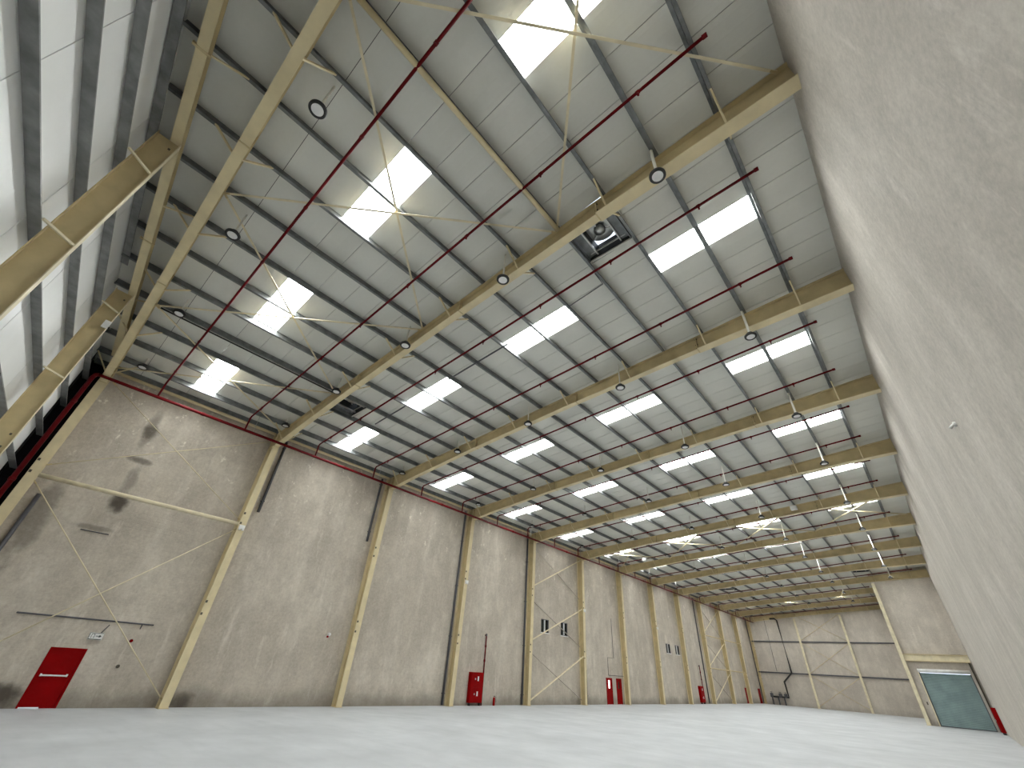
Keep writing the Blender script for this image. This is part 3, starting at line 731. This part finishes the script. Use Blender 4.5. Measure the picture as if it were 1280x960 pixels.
# ================================================================== ROLLER SHUTTER WALL
o = props(bpy.data.objects.new('door_6', None), 'blue green roller shutter in the stepped wall', 'door', kind='structure'); COL.objects.link(o); o.location = (RD[0], YS, 0)
m = MB(); z = 0.02; ns = 46; h = 4.55 / ns
prof = []
for k in range(ns):
    prof += [(YS + .10, z), (YS + .075, z + h * .3), (YS + .075, z + h * .7), (YS + .10, z + h)]; z += h
for (y_, z_) in prof: m.v += [(RD[0] + .03, y_, z_), (RD[1] - .03, y_, z_)]
for k in range(len(prof) - 1): m.f.append((2 * k, 2 * k + 1, 2 * k + 3, 2 * k + 2))
m.build('curtain', 'teal', o)
MB().box(RD[0] + .03, RD[1] - .03, YS + .05, YS + .12, 0, .08).build('bottom_rail', 'dark', o)
for a in (RD[0], RD[1] - .08): MB().box(a, a + .08, YS + .02, YS + .14, 0, 4.6).build('guide', 'dark', o)
MB().tube([(RD[0] - .05, YS - .1, 4.78), (RD[1] + .03, YS - .1, 4.78)], .17, 14).build('hood', 'white', o, smooth=True)
MB().box(RD[0] - .4, RD[0] - .28, YS - .08, YS - .005, 1.75, 2.0).build('control_box', 'bolt', o)
t = thing('wall_beam', (XS, YS, 5.7), 'pale cream beam across the wall above the roller shutter', 'beam')
MB().box(XS + .3, W - .02, YS - .22, YS - .2, 5.65, 6.25).build('web', 'pale_rod', t)
MB().box(XS + .3, W - .02, YS - .32, YS - .02, 6.25, 6.29).build('top_flange', 'beige_shaded', t)
MB().box(XS + .3, W - .02, YS - .32, YS - .02, 5.61, 5.65).build('bottom_flange', 'beige_shaded', t)
t = thing('corner_post', (XS, YS, 0), 'tall cream steel post at the stepped corner left of the roller shutter', 'column')
MB().box(XS - .02, XS + .30, YS - .42, YS - .40, .02, rz(XS, -.02)).build('front_flange', 'pale_rod', t)
MB().box(XS - .02, XS + .30, YS - .03, YS - .01, .02, rz(XS, -.02)).build('rear_flange', 'beige', t)
MB().box(XS + .13, XS + .15, YS - .40, YS - .03, .02, rz(XS, -.02)).build('web', 'beige', t)
MB().box(XS - .08, XS + .36, YS - .46, YS - .005, 0, .02).build('base_plate', 'beige', t)
t = thing('wall_jamb', (XS + .3, YS, 0), 'pale plastered pier between the post and the roller shutter', 'pier')
MB().box(XS + .32, RD[0] - .02, YS - .06, YS - .002, 0, 5.6).build('facing', 'wall_f', t)
MB().box(RD[0] - .1, RD[0] - .01, YS - .09, YS - .06, 0, 4.6).build('edge_bead', 'pale_rod', t)

# ================================================================== FAR END WALL
for x, l in ((7.45, 'pale far wall post, left of two'), (14.25, 'pale far wall post, right of two')):
    t = thing('far_post', (x, LEN, 0), l, 'column', 'far wall posts')
    MB().box(x - .15, x + .15, LEN - .32, LEN - .30, .02, rz(x, -.02)).build('front_flange', 'pale_rod', t)
    MB().box(x - .01, x + .01, LEN - .30, LEN - .02, .02, rz(x, -.02)).build('web', 'beige', t)
    MB().box(x - .2, x + .2, LEN - .36, LEN - .01, 0, .02).build('base_plate', 'beige', t)
for z, l in ((9.0, 'upper'), (4.45, 'lower')):
    props(MB().box(-.3, XS, LEN - .14, LEN - .01, z - .09, z + .09).build('far_rail', 'dark', origin=(0, LEN, z)), '%s thin dark rail across the far end wall' % l, 'rail')
for k, (z0, z1) in enumerate(((.3, 4.3), (4.6, 8.8), (9.2, 13.0))):
    for s in (0, 1):
        xa, xb = (7.6, 14.1) if s else (14.1, 7.6)
        brace('far_brace', (xa, LEN - .2 - .06 * s, z0), (xb, LEN - .2 - .06 * s, z1), .03, '%s thin brace on the far wall %s' % (['lowest', 'middle', 'top'][k], 'rising right' if s else 'falling right'), 'far wall braces', 'beige_shaded', False)
t = thing('fire_pipework', (4.7, LEN, 1), 'black bent supply pipe with valves on the far end wall', 'pipe')
MB().tube([(3.6, LEN - .15, 12.5), (4.4, LEN - .32, 12.5), (4.7, LEN - .32, 12.2), (4.85, LEN - .32, 4.5), (3.4, LEN - .32, 3.2), (3.5, LEN - .3, 1.1), (.8, LEN - .3, 1.1)], .13, 10).build('pipe', 'black', t)
for x in (1.0, 1.9, 2.8): MB().tube([(x, LEN - .3, 0), (x, LEN - .3, 1.15)], .10, 10).build('leg_pipe', 'dark', t)
for x in (1.0, 2.3, 3.1):
    v = MB().box(x - .2, x + .2, LEN - .5, LEN - .1, 1.0, 1.55).build('valve_body', 'dark', t)
    MB().lathe((x, LEN - .3, 1.5), [(.03, -.05), (.03, .2), (.2, .2), (.2, .24)], 12).build('hand_wheel', 'dark', v)
pipe_thing('wall_conduit', [(2.6, LEN - .05, 12.5), (2.6, LEN - .05, 4.6)], .03, 'dark', 'thin vertical conduit on the far end wall')

# ================================================================== SMALL WALL FITTINGS
for i in (1, 3, 5, 7):
    y = B * i
    t = thing('emergency_light', (.08, y, 7.35), 'small white emergency light on the %s column after the corner column' % ORD[i], 'light', 'emergency lights')
    x0 = .02
    MB().box(x0, x0 + .1, y - .13, y + .13, 7.27, 7.45).build('case', 'white', t)
    for s in (-1, 1): MB().lathe((x0 + .06, y + s * .08, 7.22), [(.05, -.02), (.06, .05), (.04, .06)], 10).build('spot', 'white', t)
t = thing('wall_camera', (6.45, gy(6.45), 11.3), 'small white camera box near the top of the gable post', 'camera')
MB().box(6.56, 6.62, gy(6.45) - .16, gy(6.45) + .02, 11.2, 11.5).build('case', 'white', t)
MB().tube([(6.59, gy(6.45) + .02, 11.27), (6.59, gy(6.45) + .07, 11.25)], .035, 10).build('lens', 'black', t)
t = thing('wall_socket', (W, 13.85, 7.43), 'small pale fixing plug sticking out of the plain right wall', 'fixing')
MB().tube([(W - .002, 13.85, 7.43), (W - .05, 13.85, 7.43)], .06, 10).build('plate', 'white', t)
MB().tube([(W - .05, 13.85, 7.43), (W - .13, 13.85, 7.36)], .03, 8).build('stub', 'steel', t)
